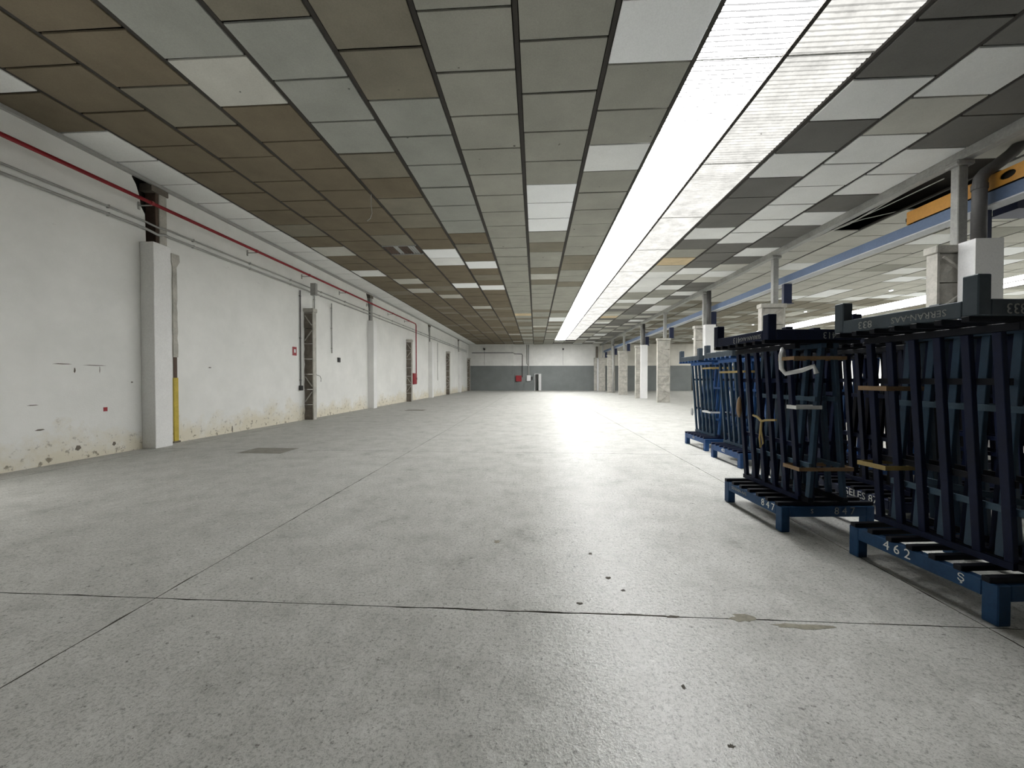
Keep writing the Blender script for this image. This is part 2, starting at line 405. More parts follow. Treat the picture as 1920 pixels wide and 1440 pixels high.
# an open loading doorway stands in the wall beside the camera (y 0.6 to 4.4, 3.1 high)
wbox(YF, 0.6, 0, ZD); wbox(0.6, 4.4, 3.1, ZD); wbox(4.4, YB, 0, 4.40)
gaps = []
for i, y in enumerate(PILLAR_Y):
    if i % 2 == 0: gaps.append((y - 0.06, y + 0.42))
prev = 4.4
for gi, (a, b) in enumerate(gaps):
    # broken plaster edge: the opening over each boxed pilaster widens to the ceiling
    poly = [(prev, 4.40), (a, 4.40), (a - 0.01, 4.75), (a - 0.02, 5.05), (a - 0.10, 5.18), (a - 0.14, 5.42), (a - 0.20, 5.60), (a - 0.28, 5.72), (a - 0.28, ZD), (prev, ZD)]
    wl.prism(poly, 'x', XL - TH, XL)
    prev = b
wl.prism([(prev, 4.40), (YB, 4.40), (YB, ZD), (prev, ZD)], 'x', XL - TH, XL)
o = wl.build('wall_left', M_WALL); tag(o, 'long white plaster wall with damp stains along the floor', kind='structure')
for (y_, z_, dy_, dz_) in ((6.30, 1.76, 0.30, 0.012), (6.75, 1.75, 0.42, 0.010), (6.62, 1.63, 0.03, 0.07), (7.04, 1.64, 0.012, 0.10), (5.95, 1.05, 0.16, 0.01), (9.55, 1.78, 0.10, 0.02), (10.3, 0.06, 0.05, 0.13), (7.62, 1.42, 0.05, 0.02), (6.05, 0.62, 0.14, 0.02), (6.62, 0.20, 0.10, 0.07), (7.25, 0.18, 0.07, 0.06)):
    MB().prism([(y_, z_), (y_ + dy_ * 0.5, z_ - dz_ * 0.4), (y_ + dy_, z_ + dz_ * 0.2), (y_ + dy_ * 0.8, z_ + dz_ * 0.9), (y_ + dy_ * 0.3, z_ + dz_)], 'x', XL, XL + 0.0015).build('wall_scrape', M_CONCD, o)
wo = MB().box(XL - 1.1, XL - TH - 0.02, 5.0, YB + 1, -0.2, ZD + 0.1).build('wall_outer', M_DECK); tag(wo, 'dark box behind the plaster openings', kind='structure')  # void-coloured box backing the recesses over the pilasters

wb = MB()
# back wall with door opening x -0.15..0.62
DX0, DX1, DZ = -0.05, 0.66, 2.06
wb.box(-2.75, DX0, YB, YB + 0.3, 0, ZD); wb.box(DX1, PX - 0.2, YB, YB + 0.3, 0, ZD); wb.box(DX0, DX1, YB, YB + 0.3, DZ, ZD)
wb.box(XL - 0.3, -2.75, YB - 0.45, YB + 0.3, 0, ZD)
o = wb.build('wall_back', M_BACK); tag(o, 'end wall painted grey below and white above', kind='structure')
# next aisle end wall: cream sheets above grey
DOX = 19.3
wb2 = MB(); wb2.box(PX - 0.2, DOX, YB + 0.3, YB + 0.6, 0, ZD).box(DOX + 0.9, XR, YB + 0.3, YB + 0.6, 0, ZD).box(DOX, DOX + 0.9, YB + 0.3, YB + 0.6, 2.1, ZD)
o = wb2.build('wall_back_next_aisle', M_BACK2); tag(o, 'end wall of the next aisle, cream sheets above grey', kind='structure')
for k in range(7):
    part('wall_sheet', o, 8.6 + k * 2.5, 8.6 + k * 2.5 + 2.46, YB + 0.27, YB + 0.3, 3.14, 5.75, M_BACK2)
MB().box(-1, 2, YB + 2.0, YB + 2.1, 0, 3).box(-1, -0.9, YB + 0.3, YB + 2, 0, 3).box(1.6, 1.7, YB + 0.3, YB + 2, 0, 3).box(-1, 2, YB + 0.3, YB + 2.1, 3, 3.1).build('wall_back_room', M_PLAIN)['kind'] = 'structure'
MB().box(DOX - 0.5, DOX + 1.5, YB + 1.4, YB + 1.5, -0.1, 3).box(DOX - 0.5, DOX + 1.5, YB + 0.6, YB + 1.5, 3, 3.1).build('wall_dark_room', M_DECK)['kind'] = 'structure'
o = MB().box(XR, XR + 0.3, YF, YB + 1, 0, ZD).build('wall_right', M_PLAIN); tag(o, 'far white wall of the next aisle', kind='structure')
o = MB().box(XL - 0.3, XR + 0.3, YF - 0.3, YF, 0, ZD).build('wall_front', M_PIPE); tag(o, 'wall behind the viewpoint', kind='structure')
d1 = empty('door_1', (DX0, YB - 0.02, 0)); tag(d1, 'narrow white door standing ajar in the grey end wall', kind='structure')
part('door_frame', d1, -0.06, 0.0, -0.02, 0.18, 0, DZ + 0.06, M_WBOX); part('door_frame', d1, DX1 - DX0, DX1 - DX0 + 0.06, -0.02, 0.18, 0, DZ + 0.06, M_WBOX)
part('door_frame', d1, 0.0, DX1 - DX0, -0.02, 0.18, DZ, DZ + 0.06, M_WBOX)
lf = link('door_leaf', boxm(0.66, 0.04, 2.0, M_WBOX), d1, (0.60, -0.30, 1.03), (0, 0, R(62)))
part('handle', lf, -0.30, -0.20, -0.07, -0.02, -0.02, 0.01, M_METAL)

# roof deck that closes the ceiling void
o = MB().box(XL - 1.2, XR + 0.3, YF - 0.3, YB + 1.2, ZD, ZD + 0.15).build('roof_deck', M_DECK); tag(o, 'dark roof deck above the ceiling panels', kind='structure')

# ------------------------------------------------------------------ ceiling
PITCH, ROW = 1.2, 0.928
X0 = -0.245
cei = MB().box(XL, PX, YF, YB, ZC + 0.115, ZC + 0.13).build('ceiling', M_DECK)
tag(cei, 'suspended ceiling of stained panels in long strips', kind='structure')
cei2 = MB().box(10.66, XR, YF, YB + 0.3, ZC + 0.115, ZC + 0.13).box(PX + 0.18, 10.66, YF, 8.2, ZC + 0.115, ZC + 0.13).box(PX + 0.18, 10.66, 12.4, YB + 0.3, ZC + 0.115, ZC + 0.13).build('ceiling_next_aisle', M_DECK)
tag(cei2, 'paler panelled ceiling of the next aisle beyond the columns', kind='structure')
SPEC = {}
for k, j in ((1, 0), (0, 4), (0, 5), (0, 6), (-3, 9), (-2, 10), (-2, 14), (-3, 14), (1, 25), (1, 26)): SPEC[k, j] = 'white'
for k, j in ((-4, 0), (1, 3), (-6, 11), (-3, 10), (4, 1), (4, 3), (4, 7), (5, 1), (5, 3), (5, 4), (5, 5), (5, 6), (5, 7), (5, 8), (6, 3), (6, 4), (6, 6), (6, 9), (4, 12), (4, 13), (4, 14), (4, 15), (5, 12), (6, 12), (5, 15), (6, 16), (5, 19), (6, 21)): SPEC[k, j] = 'light'
SPEC[-4, 0] = 'pale'
for k, j in ((-5, 13), (-5, 15), (-4, 16), (-3, 20), (0, 12), (5, 2), (-6, 8)): SPEC[k, j] = 'pale'
for k, j in ((4, 10), (-1, 23), (4, 24)): SPEC[k, j] = 'beige'
for k, j in ((4, 0), (4, 2), (4, 4), (4, 5), (4, 6), (4, 8), (5, 0), (6, 0), (6, 1), (6, 2), (6, 5), (6, 7), (4, -1), (5, -1)): SPEC[k, j] = 'dark'
for k, j in ((-4, -1), (-3, 0), (-3, 1), (-3, 2), (-2, 1), (-2, 2), (-2, 3), (-4, -2), (-2, 4), (-2, 5), (-2, 6)): SPEC[k, j] = 'green'
for j in range(-12, 60): SPEC[-7, j] = 'light'
SPEC[-7, 1] = 'brown'; SPEC[-7, -1] = 'brown'
VENT = (-4, 8)
rp = random.Random(11)
def tone1(k, j, y):
    r = rp.random()
    if (k, j) in SPEC: return SPEC[k, j]
    if k <= -4:
        return 'brown' if r < 0.90 else 'olive'
    if k in (-3, -2):
        if y > 30 and r < 0.12: return 'pale'
        return 'brown' if (r < 0.75 and y > 8) else 'olive'
    if k in (-1, 0, 1):
        if y > 24 and r < 0.14: return 'pale'
        return 'grey' if r < 0.72 or y < 12 else 'olive'
    if r < 0.45: return 'dark'
    return 'grey' if r < 0.72 else ('pale' if r < 0.86 else 'light')
def tone2(k, j, y):
    r = rp.random()
    if y > 22: return 'olive' if r < 0.6 else ('grey' if r < 0.85 else 'pale')
    return 'white' if r < 0.05 else ('light' if r < 0.15 else ('grey' if r < 0.24 else 'pale'))
TC, TS = math.cos(R(3.45)), math.sin(R(3.45))
def seen_size(x, y):
    d = y * TC - x * TS
    if d < 3: return 0
    px = 960 + 730 * (x * TC + y * TS) / d; py = 710 - 730 * (ZC - CAM_Z) / d
    if px < -160 or px > 2080 or py < -60: return 0
    return 1 / d
def lay(parent, strips, tone, limit, ymax, skip=()):
    """strips: list of (k, x0, x1). Largest-looking panels become parts, the rest one joined part."""
    allp = []
    for k, x0, x1 in strips:
        ph = 5.05 if k % 2 == 0 else 4.57
        j0 = math.floor((YF - ph) / ROW); 
        for j in range(j0, 70):
            ya = ph + j * ROW; yb = ya + ROW
            if yb > ymax + 0.01: yb = ymax
            if yb - ya < 0.08 or yb < YF + 0.1: continue
            if ya < YF: ya = YF
            t = tone(k, j, ya)
            if skip and skip(k, j, ya, yb): continue
            allp.append((seen_size((x0 + x1) / 2, (ya + yb) / 2), x0, x1, ya, yb, t))
    allp.sort(key=lambda a: -a[0])
    for (s, x0, x1, ya, yb, t) in allp[:limit]:
        sx = x1 - x0 - 0.085; sy = yb - ya - 0.036
        o = link('ceiling_panel', boxm(sx, sy, 0.03, PANEL[t], 0.004), parent, ((x0 + x1) / 2, (ya + yb) / 2, ZC + 0.015 + rp.uniform(-0.004, 0.004)))
        o.rotation_euler = (rp.uniform(-0.006, 0.006), rp.uniform(-0.005, 0.005), rp.uniform(-0.003, 0.003))
    m = MB()
    for (s, x0, x1, ya, yb, t) in allp[limit:]:
        dz = rp.uniform(-0.004, 0.004)
        m.box(x0 + 0.042, x1 - 0.042, ya + 0.018, yb - 0.018, ZC + dz, ZC + 0.03 + dz, PKEYS.index(t))
    o = m.build('ceiling_panel_field', [PANEL[k] for k in PKEYS], parent); o['kind'] = 'stuff'
SKY_Y0, SKY_Y1 = 4.04, 44.6
strips = []
for k in range(-7, 7):
    x0 = X0 + k * PITCH; x1 = x0 + PITCH
    if k == -7: x0 = XL
    if k == 6: x1 = PX + 0.03
    strips.append((k, x0, x1))
def skip1(k, j, ya, yb):
    if (k, j) == VENT: return True
    return k in (2, 3) and yb > 4.6 and ya < SKY_Y1 - 0.05
lay(cei, strips, tone1, 300, YB - 0.01, skip1)
for k in (2, 3):
    ph = 5.05 if k == 2 else 4.57
    ya = max(y for y in (ph - ROW * q for q in range(4)) if y < 4.55)
    x_ = X0 + k * PITCH
    part('ceiling_panel', cei, x_ + 0.042, x_ + PITCH - 0.042, ya + 0.018, 4.61, ZC, ZC + 0.03, PANEL['dark'], 0.004)
strips2 = []
x = PX + 0.19; k = 7
while x < XR - 0.1:
    strips2.append((k, x, min(x + PITCH, XR))); x += PITCH; k += 1
K2 = 17   # skylight strips of the next aisle start here
def skip2(k, j, ya, yb):
    if k in (K2, K2 + 1) and yb > 1.9 and ya < SKY_Y1: return True
    return (k == 7 and 8.3 < (ya + yb) / 2 < 12.3) or (k == 8 and 8.3 < (ya + yb) / 2 < 10.7)
lay(cei2, strips2, tone2, 300, YB + 0.29, skip2)
for k, x0, x1 in strips[1:]:
    part('runner', cei, x0 - 0.03, x0 + 0.03, YF, YB, ZC + 0.012, ZC + 0.05, M_RUN)
for k, x0, x1 in strips2[1:]:
    part('runner', cei2, x0 - 0.03, x0 + 0.03, YF, YB + 0.3, ZC + 0.012, ZC + 0.05, M_RUN)
# perimeter angle on the left wall
part('wall_angle', cei, XL, XL + 0.07, 4.6, YB - 0.5, ZC - 0.075, ZC - 0.01, M_CONDUIT)
# ventilation grille with pale louvres instead of one panel
vx0 = X0 + VENT[0] * PITCH; vy0 = 5.05 + VENT[1] * ROW
v = empty('ceiling_grille', (vx0, vy0, ZC)); tag(v, 'open ceiling grille with pale louvres among brown panels', 'ceiling grille')
part('frame', v, 0.04, 1.16, 0.02, 0.05, -0.01, 0.03, M_METAL); part('frame', v, 0.04, 1.16, ROW - 0.05, ROW - 0.02, -0.01, 0.03, M_METAL)
for q in range(14):
    x_ = 0.07 + q * 0.08
    link('louvre', boxm(0.02, ROW - 0.1, 0.05, M_METAL if q in (4, 5, 10, 11, 12) else M_RUST), v, (x_, ROW / 2, 0.03), (0, R(28), 0))
# wire hanging from a runner
w = MB().tube([(-3.86, 9.0, ZC + 0.01), (-3.86, 9.0, ZC - 0.25), (-3.85, 9.02, ZC - 0.42), (-3.88, 9.0, ZC - 0.55), (-3.95, 8.98, ZC - 0.62)], 0.008, 6).build('hanging_wire', M_WIRE)
tag(w, 'loose pale wire hanging from the brown ceiling panels', 'wire')

# corrugated daylight sheets
def sheet_mesh(w, ln, y_start):
    P = 0.0834; seg = 6; n = int(round(ln / P * seg)); vs = []; fs = []; mi = []
    for i in range(n + 1):
        y = i * ln / n; z = 0.016 * math.cos(2 * math.pi * ((y + y_start) / P - 0.5))
        vs += [(-w / 2, y, z), (w / 2, y, z), (-w / 2, y, z + 0.012), (w / 2, y, z + 0.012)]
    for i in range(n):
        a = i * 4; b = a + 4
        fs.append((a, b, b + 1, a + 1)); mi.append(0)
        fs.append((a + 2, a + 3, b + 3, b + 2)); mi.append(1)
        fs.append((a, a + 2, b + 2, b)); mi.append(1)
        fs.append((a + 1, b + 1, b + 3, a + 3)); mi.append(1)
    return vs, fs, mi
def sheets(parent, xc, mat, ya, yb, first=2.67, w=1.2):
    y = ya; i = 0
    while y < yb - 0.1:
        step = first if i == 0 else 2.67
        ln = min(step + 0.03, yb - y)
        vs, fs, mi = sheet_mesh(w, ln, y)
        m = bpy.data.meshes.new('roof_sheet'); m.from_pydata(vs, [], fs); m.materials.append(mat); m.materials.append(M_DECK)
        m.polygons.foreach_set('material_index', mi); m.update()
        link('roof_sheet', m, parent, (xc, y, ZC + 0.072 + (i % 2) * 0.010))
        part('sheet_lap', parent, xc - w / 2, xc + w / 2, y + step - 0.012, y + step + 0.012, ZC + 0.044, ZC + 0.052, M_BEAM)
        y += step; i += 1
xk2 = X0 + 2 * PITCH; xk3 = X0 + 3 * PITCH
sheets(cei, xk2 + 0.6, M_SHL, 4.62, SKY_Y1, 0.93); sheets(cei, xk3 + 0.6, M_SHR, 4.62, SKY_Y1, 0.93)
x2 = strips2[K2 - 7][1]
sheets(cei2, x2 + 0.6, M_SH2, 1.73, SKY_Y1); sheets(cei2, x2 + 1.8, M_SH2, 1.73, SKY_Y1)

# edge beam over the column row
o = MB().box(PX + 0.0, PX + 0.18, YF, YB + 0.3, 5.655, ZD).build('beam_over_columns', M_BEAM); tag(o, 'grey concrete beam running along the column heads', kind='structure')

# ------------------------------------------------------------------ columns
def block_mesh(wx, dy, hz, seed, mat):
    """rough cast block: jittered grid on the faces towards the aisle"""
    r = random.Random(seed); nx, nz = 4, 3; m = MB(); idx = {}
    for s in (0, 1):
        for i in range(nx + 1):
            for k in range(nz + 1):
                rim = i in (0, nx) or k in (0, nz)
                jy = r.uniform(-0.004, 0.012) if rim else r.uniform(-0.012, 0.040)
                x = -wx / 2 + wx * i / nx + (r.uniform(-0.008, 0.008) if i in (0, nx) else 0)
                idx[s, i, k] = len(m.v)
                m.v.append((x, (-dy / 2 + jy) if s == 0 else (dy / 2 - jy), hz * k / nz))
    for s in (0, 1):
        for i in range(nx):
            for k in range(nz):
                q = (idx[s, i, k], idx[s, i + 1, k], idx[s, i + 1, k + 1], idx[s, i, k + 1])
                m.f.append(q if s == 0 else q[::-1]); m.mi.append(0)
    for k in range(nz):
        for i in (0, nx):
            m.f.append((idx[0, i, k], idx[0, i, k + 1], idx[1, i, k + 1], idx[1, i, k])); m.mi.append(0)
    for i in range(nx):
        for k in (0, nz):
            m.f.append((idx[0, i, k], idx[1, i, k], idx[1, i + 1, k], idx[0, i + 1, k])); m.mi.append(0)
    return m.mesh('column_block', mat)
CB = [block_mesh(0.72, 0.17, 0.535, s, M_CONC) for s in range(5)]
CBD = [block_mesh(0.64, 0.17, 0.535, 20 + s, M_CONCD) for s in range(4)]
ORD = ['nearest the blue racks', 'second', 'third', 'fourth', 'fifth', 'sixth', 'seventh', 'last before the end wall']
def column(i, y):
    c = empty('concrete_column', (PX - 0.02, y, 0))
    w = ('concrete column rising behind the nearest blue racks' if i == 0 else
         'concrete column with rough blocks, last of the row before the grey end wall' if i == 7 else
         'rough block concrete column with narrow upper post, %s along the row' % ORD[i])
    tag(c, w, 'column', 'concrete columns between the aisles', 'structure')
    for k in range(7):
        b = link('column_block', CB[(k * 3 + i) % 5], c, (0, 0, 0.003 + k * 0.557))
        if True:
            s = 1 if (k + i) % 2 else -1
            MB().beam((-0.28 * s, -0.085, 0.07), (0.28 * s, -0.085, 0.47), 0.045, 0.06, (0, 1, 0)).build('diagonal_rib', M_CONC, b)
    for s in (-1, 1):
        part('flange', c, s * 0.365 - 0.022, s * 0.365 + 0.022, -0.105, 0.105, 0, 3.90, M_CONC)
    part('capital', c, -0.43, 0.43, -0.14, 0.14, 3.90, 4.04, M_CONC, 0.015)
    part('upper_post', c, 0.0, 0.18, -0.075, 0.075, 4.04, 5.56, M_BEAM, 0.012)
    part('post_head', c, -0.07, 0.25, -0.13, 0.13, 5.56, 5.655, M_BEAM, 0.02)
for i, y in enumerate(PILLAR_Y): column(i, y)
# pipe casings and downpipes on every other column
for i in (0, 2, 4, 6):
    y = PILLAR_Y[i]; near = {0: 'behind the nearest blue racks', 2: 'beside the far blue racks', 4: 'halfway down the column row', 6: 'near the end wall'}[i]
    if i < 6:
        o = MB().box(PX - 0.08, PX + 0.40, y - 0.44, y - 0.145, 0, 4.05).build('pipe_casing', M_WBOX); tag(o, 'white boxed pipe casing on the column ' + near, 'pipe casing', 'white pipe casings')
    px_, py_ = PX + 0.15, y - 0.27
    z0 = 4.05 if i < 6 else 0.0
    path = [(px_, py_, z0), (px_, py_, 5.10), (px_ + 0.02, py_, 5.22), (px_ + 0.10, py_, 5.32), (px_ + 0.30, py_ + 0.0, 5.46), (px_ + 0.55, py_, 5.66), (px_ + 0.72, py_, 5.84)]
    if i: path = [(px_, py_, z0), (px_, py_, 5.81)]
    o = empty('downpipe', (0, 0, 0)); tag(o, 'dark grey downpipe with a bent head, on the column ' + near, 'downpipe', 'dark downpipes on the columns')
    MB().tube(path, 0.10, 16).build('pipe', M_PIPE if i < 6 else M_BEAM, o, smooth=True)
    MB().tube([(px_, py_, 5.00), (px_, py_, 5.09)], 0.112, 16).build('collar', M_PIPE, o)
# half column against the end wall
o = empty('end_column', (7.45, YB - 0.14, 0)); tag(o, 'narrow raw concrete pier standing against the grey end wall', 'column', kind='structure')
part('shaft', o, -0.18, 0.18, -0.12, 0.12, 0, 4.1, M_CONC, 0.01); part('white_strip', o, 0.20, 0.48, -0.14, 0.12, 0, 4.0, M_WBOX); part('upper_post', o, 0.05, 0.30, -0.1, 0.1, 4.1, 5.5, M_CONCD)

# ------------------------------------------------------------------ crane runway and bridge
cr = empty('crane_runway', (8.56, 0, 0)); tag(cr, 'long blue steel crane runway beam carried behind the columns', 'crane rail')
part('web', cr, -0.02, 0.02, YF + 0.1, YB, 4.735, 4.955, M_CRBLUE); part('top_flange', cr, -0.10, 0.10, YF + 0.1, YB, 4.955, 4.98, M_CRBLUE)
part('bottom_flange', cr, -0.15, 0.15, YF + 0.1, YB, 4.71, 4.735, M_CRLIT); part('side_plate', cr, -0.105, -0.09, YF + 0.1, YB, 4.745, 4.98, M_CRBLUE)
part('rail_bar', cr, -0.03, 0.03, YF + 0.1, YB, 4.98, 5.01, M_METAL)
for y in PILLAR_Y:
    part('support_post', cr, -0.16, 0.10, y - 0.06, y + 0.06, 4.04, 4.71, M_CRDARK)
    part('base_plate', cr, -0.20, 0.14, y - 0.10, y + 0.10, 4.04, 4.06, M_CRDARK)
def holed_plate(y0, y1, z0, z1, holes, x0, x1, mat, name, parent):
    """upright plate in the y-z plane with real oval holes"""
    m = MB(); cuts = [y0]
    for a, b in zip(holes, holes[1:]): cuts.append((a[0] + b[0]) / 2)
    cuts.append(y1); n = 24
    for h, (cy, cz, ry, rz) in enumerate(holes):
        a0, a1 = cuts[h], cuts[h + 1]; ring = []
        for i in range(n):
            t = 2 * math.pi * i / n; c, s = math.cos(t), math.sin(t)
            k = min(((a1 - cy) / c if c > 1e-6 else (a0 - cy) / c if c < -1e-6 else 1e9), ((z1 - cz) / s if s > 1e-6 else (z0 - cz) / s if s < -1e-6 else 1e9))
            ring.append(((cy + ry * c, cz + rz * s), (cy + k * c, cz + k * s)))
        corners = [(a1, z1), (a0, z1), (a0, z0), (a1, z0)]
        b = len(m.v)
        for X in (x0, x1):
            for (p, q) in ring: m.v += [(X, p[0], p[1]), (X, q[0], q[1])]
            for p in corners: m.v.append((X, p[0], p[1]))
        K = 2 * n + 4
        for s_ in (0, 1):
            B = b + s_ * K
            for i in range(n):
                j = (i + 1) % n
                q = [B + 2 * i, B + 2 * i + 1, B + 2 * j + 1, B + 2 * j]
                pa, pb = ring[i][1], ring[j][1]
                for ci, cp in enumerate(corners):   # fill the corner when the ray fan skips it
                    if (abs(pa[0] - cp[0]) < 1e-6 and abs(pb[1] - cp[1]) < 1e-6) or (abs(pa[1] - cp[1]) < 1e-6 and abs(pb[0] - cp[0]) < 1e-6):
                        if pa != cp and pb != cp: q.insert(2, B + 2 * n + ci); break
                m.f.append(tuple(q)); m.mi.append(0)
        for i in range(n):
            j = (i + 1) % n
            m.f.append((b + 2 * i, b + 2 * j, b + K + 2 * j, b + K + 2 * i)); m.mi.append(0)
    m.box(x0, x1, y0, y1, z1, z1 + 0.012); m.box(x0, x1, y0, y1, z0 - 0.012, z0)
    return m.build(name, mat, parent)
cb = empty('bridge_crane', (8.56, 0, 0)); tag(cb, 'yellow crane end carriage with oval holes riding the blue runway', 'crane')
HOL = [(4.9, 5.15, 0.10, 0.065), (5.9, 5.15, 0.10, 0.065), (6.75, 5.16, 0.10, 0.065), (7.55, 5.16, 0.12, 0.07), (8.35, 5.15, 0.10, 0.06)]
holed_plate(4.4, 9.45, 5.02, 5.27, HOL, -0.115, -0.10, M_YEL, 'side_plate', cb)
holed_plate(4.4, 9.45, 5.02, 5.27, HOL, 0.10, 0.115, M_YEL, 'side_plate', cb)
part('core', cb, -0.02, 0.02, 4.4, 9.4, 5.02, 5.27, M_DECK); part('top_plate', cb, -0.10, 0.10, 4.4, 9.45, 5.268, 5.282, M_YEL)
part('end_cap', cb, -0.10, 0.10, 9.45, 9.47, 5.00, 5.28, M_YEL)
part('bumper', cb, -0.05, 0.05, 9.47, 9.55, 5.10, 5.18, M_DARK)
MB().prism([(5.0, 5.28), (7.35, 5.28), (7.0, 5.42), (5.4, 5.46)], 'x', -0.112, 0.112).build('joint_block', M_YEL, cb)
part('girder', cb, 0.40, XR - 9.1, 7.85, 8.25, 4.68, 5.30, M_CRDARK); part('girder_bottom_plate', cb, 0.36, XR - 9.1, 7.80, 8.30, 4.655, 4.68, M_CRDARK)
part('girder_neck', cb, 0.10, 0.42, 7.7, 8.4, 5.05, 5.30, M_CRDARK)
# cables in the open ceiling bay
for q, pts in enumerate((
    [(8.28, 14.4, 5.70), (8.45, 12.6, 5.78), (8.70, 11.4, 5.80), (8.62, 9.8, 5.86), (8.40, 8.4, 5.78)],
    [(8.38, 13.6, 5.74), (8.60, 11.6, 5.80), (8.75, 10.4, 5.82), (8.60, 8.8, 5.72)],
    [(8.30, 12.6, 5.86), (8.9, 11.2, 5.84), (9.6, 10.8, 5.90)])):
    o = MB().tube(pts, 0.018 if q == 0 else 0.011, 6).build('loose_cable', M_WIRE); tag(o, ('thick pale cable sagging along the dark ceiling opening', 'thin pale cable strung below the dark ceiling opening', 'short cable crossing the dark ceiling opening')[q], 'cable')
# lamps of the next aisle
for q, (x, y) in enumerate(((14.0, 13.9), (17.2, 14.1), (17.2, 20.0), (17.2, 26.0), (17.2, 32.0), (16.9, 43.0))):
    o = empty('ceiling_lamp', (x, y, ZC)); tag(o, 'small round ceiling lamp in the next aisle, ' + ['alone beside the column row', 'nearest of the line', 'second of the line', 'third of the line', 'fourth of the line', 'farthest of the line'][q], 'lamp', 'lamps of the next aisle')
    MB().tube([(0, 0, 0), (0, 0, -0.05)], 0.09, 14).build('housing', M_WBOX, o); MB().tube([(0, 0, -0.05), (0, 0, -0.075)], 0.07, 14).build('diffuser', M_LAMP, o)

# ------------------------------------------------------------------ left wall pilasters
for i, y in enumerate(PILLAR_Y):
    if i % 2 == 0:
        c = empty('boxed_pilaster', (XL, y, 0)); nm = ['nearest, beside the yellow painted strip', '', 'second down the wall', '', 'third down the wall', '', 'farthest down the wall'][i]
        tag(c, 'white plastered pilaster on the left wall, ' + nm if i else 'white plastered pilaster beside the yellow painted wall strip', 'pilaster', 'white boxed pilasters', 'structure')
        part('plaster_box', c, 0.0, 0.31, -0.20, 0.20, 0, 4.42, M_PLAIN, 0.008)
        part('steel_post', c, -0.26, -0.01, 0.17, 0.42, 4.42, ZC - 0.04, M_RUST if i == 0 else M_BEAM, 0.01)
        part('post_head', c, -0.26, 0.03, 0.05, 0.44, ZC - 0.20, ZC - 0.04, M_CONCD)
        if i == 0:
            part('post_lit_face', c, -0.06, 0.01, 0.24, 0.42, 4.42, ZC - 0.10, M_CONC, 0.01)  # paler plate for the lit face of the post; light put into its colour
            # scar strip beside the pilaster: raw concrete above, yellow paint below
            r = random.Random(5); pl = []; pr = []
            for q in range(17):
                z = 2.0 + q * 0.15; ww = 0.02 * r.random() + (0.06 if q > 14 else 0)
                pl.append((0.53 - ww * 0.4, z)); pr.append((0.615 + ww + 0.015 * r.random(), z))
            MB().prism(pl + pr[::-1], 'x', 0.0, 0.03).build('raw_scar', M_CONC, c)
            part('brown_scar', c, 0.0, 0.02, 0.535, 0.62, 1.52, 2.0, M_RUST)
            part('yellow_strip', c, 0.0, 0.03, 0.525, 0.635, 0.04, 1.52, M_YPAINT)
            part('strip_foot', c, 0.0, 0.05, 0.49, 0.66, 0.0, 0.04, M_CONCD)
        else:
            MB().tube([(0.04, 0.40, 0), (0.04, 0.40, 4.1)], 0.03, 8).build('drain_tube', M_CONDUIT, c)
    else:
        c = empty('raw_wall_column', (XL, y, 0)); nm = {1: 'between the first and second white pilasters', 3: 'beside the red hose cabinet', 5: 'far down the wall', 7: 'in the far corner'}[i]
        tag(c, 'dark raw concrete column half sunk in the left wall, ' + nm, 'column', 'raw columns on the left wall', 'structure')
        for k in range(7):
            b = link('column_block', CBD[(k + i) % 4], c, (0.0, 0, 0.003 + k * 0.557))
            if k in (1, 2, 5, 6):
                s = 1 if k % 2 else -1
                MB().beam((0.16 - 0.13 * s, -0.085, 0.10), (0.16 + 0.13 * s, -0.085, 0.46), 0.03, 0.03, (0, 1, 0)).build('diagonal_rib', M_CONC, b)
        part('flange', c, 0.315, 0.35, -0.10, 0.10, 0, 3.92, M_CONC)
        part('capital', c, 0.0, 0.38, -0.14, 0.14, 3.92, 4.06, M_CONC, 0.015)

# ------------------------------------------------------------------ pipes and fittings on the left wall
sp = empty('sprinkler_pipe', (XL + 0.30, 0, 5.22)); tag(sp, 'dark red fire main running high along the white wall', 'pipe')
MB().tube([(0, 1.0, 0), (0, 25.9, 0), (0, 26.05, -0.02), (0, 26.12, -0.12), (0, 26.12, -3.36)], 0.036, 10).build('pipe', M_RED, sp, smooth=True)
for y in (4.5, 7.83, 10.95, 13.6, 16.3, 19.0, 21.8, 24.6):
    b = part('bracket_arm', sp, -0.29, 0.0, y - 0.012, y + 0.012, -0.055, -0.035, M_CONDUIT)
    part('wall_plate', b, -0.155, -0.135, -0.02, 0.02, -0.08, 0.08, M_CONDUIT)
    MB().tube([(0, y - 0.03, 0), (0, y + 0.03, 0)], 0.046, 10).build('pipe_clamp', M_RED, sp)
for q, z in enumerate((4.88, 4.73)):
    c = empty('wall_conduit', (XL + 0.05, 0, z)); tag(c, ('upper' if q == 0 else 'lower') + ' of two grey conduits running along the white wall', 'conduit', 'grey wall conduits')
    y = PILLAR_Y[0]
    pts = [(0, 1.0, 0), (0, y - 0.16, 0), (-0.01, y - 0.02, -0.01), (0.03, y + 0.14, -0.04 if q == 0 else -0.05), (0.02, y + 0.30, -0.02 if q == 0 else 0.01), (0, y + 0.42, 0), (0, 13.4, 0), (0, 47.0, 0)]
    MB().tube(pts, 0.022 if q == 0 else 0.028, 8).build('tube', M_CONDUIT, c, smooth=True)
    for y in [5.3 + k * 1.9 for k in range(20)]:
        part('saddle', c, -0.04, 0.028, y - 0.008, y + 0.008, -0.032, 0.032, M_CONDUIT)
jb = empty('junction_box', (XL + 0.36, 13.82, 4.55)); tag(jb, 'grey junction box on the head of the first raw wall column', 'junction box')
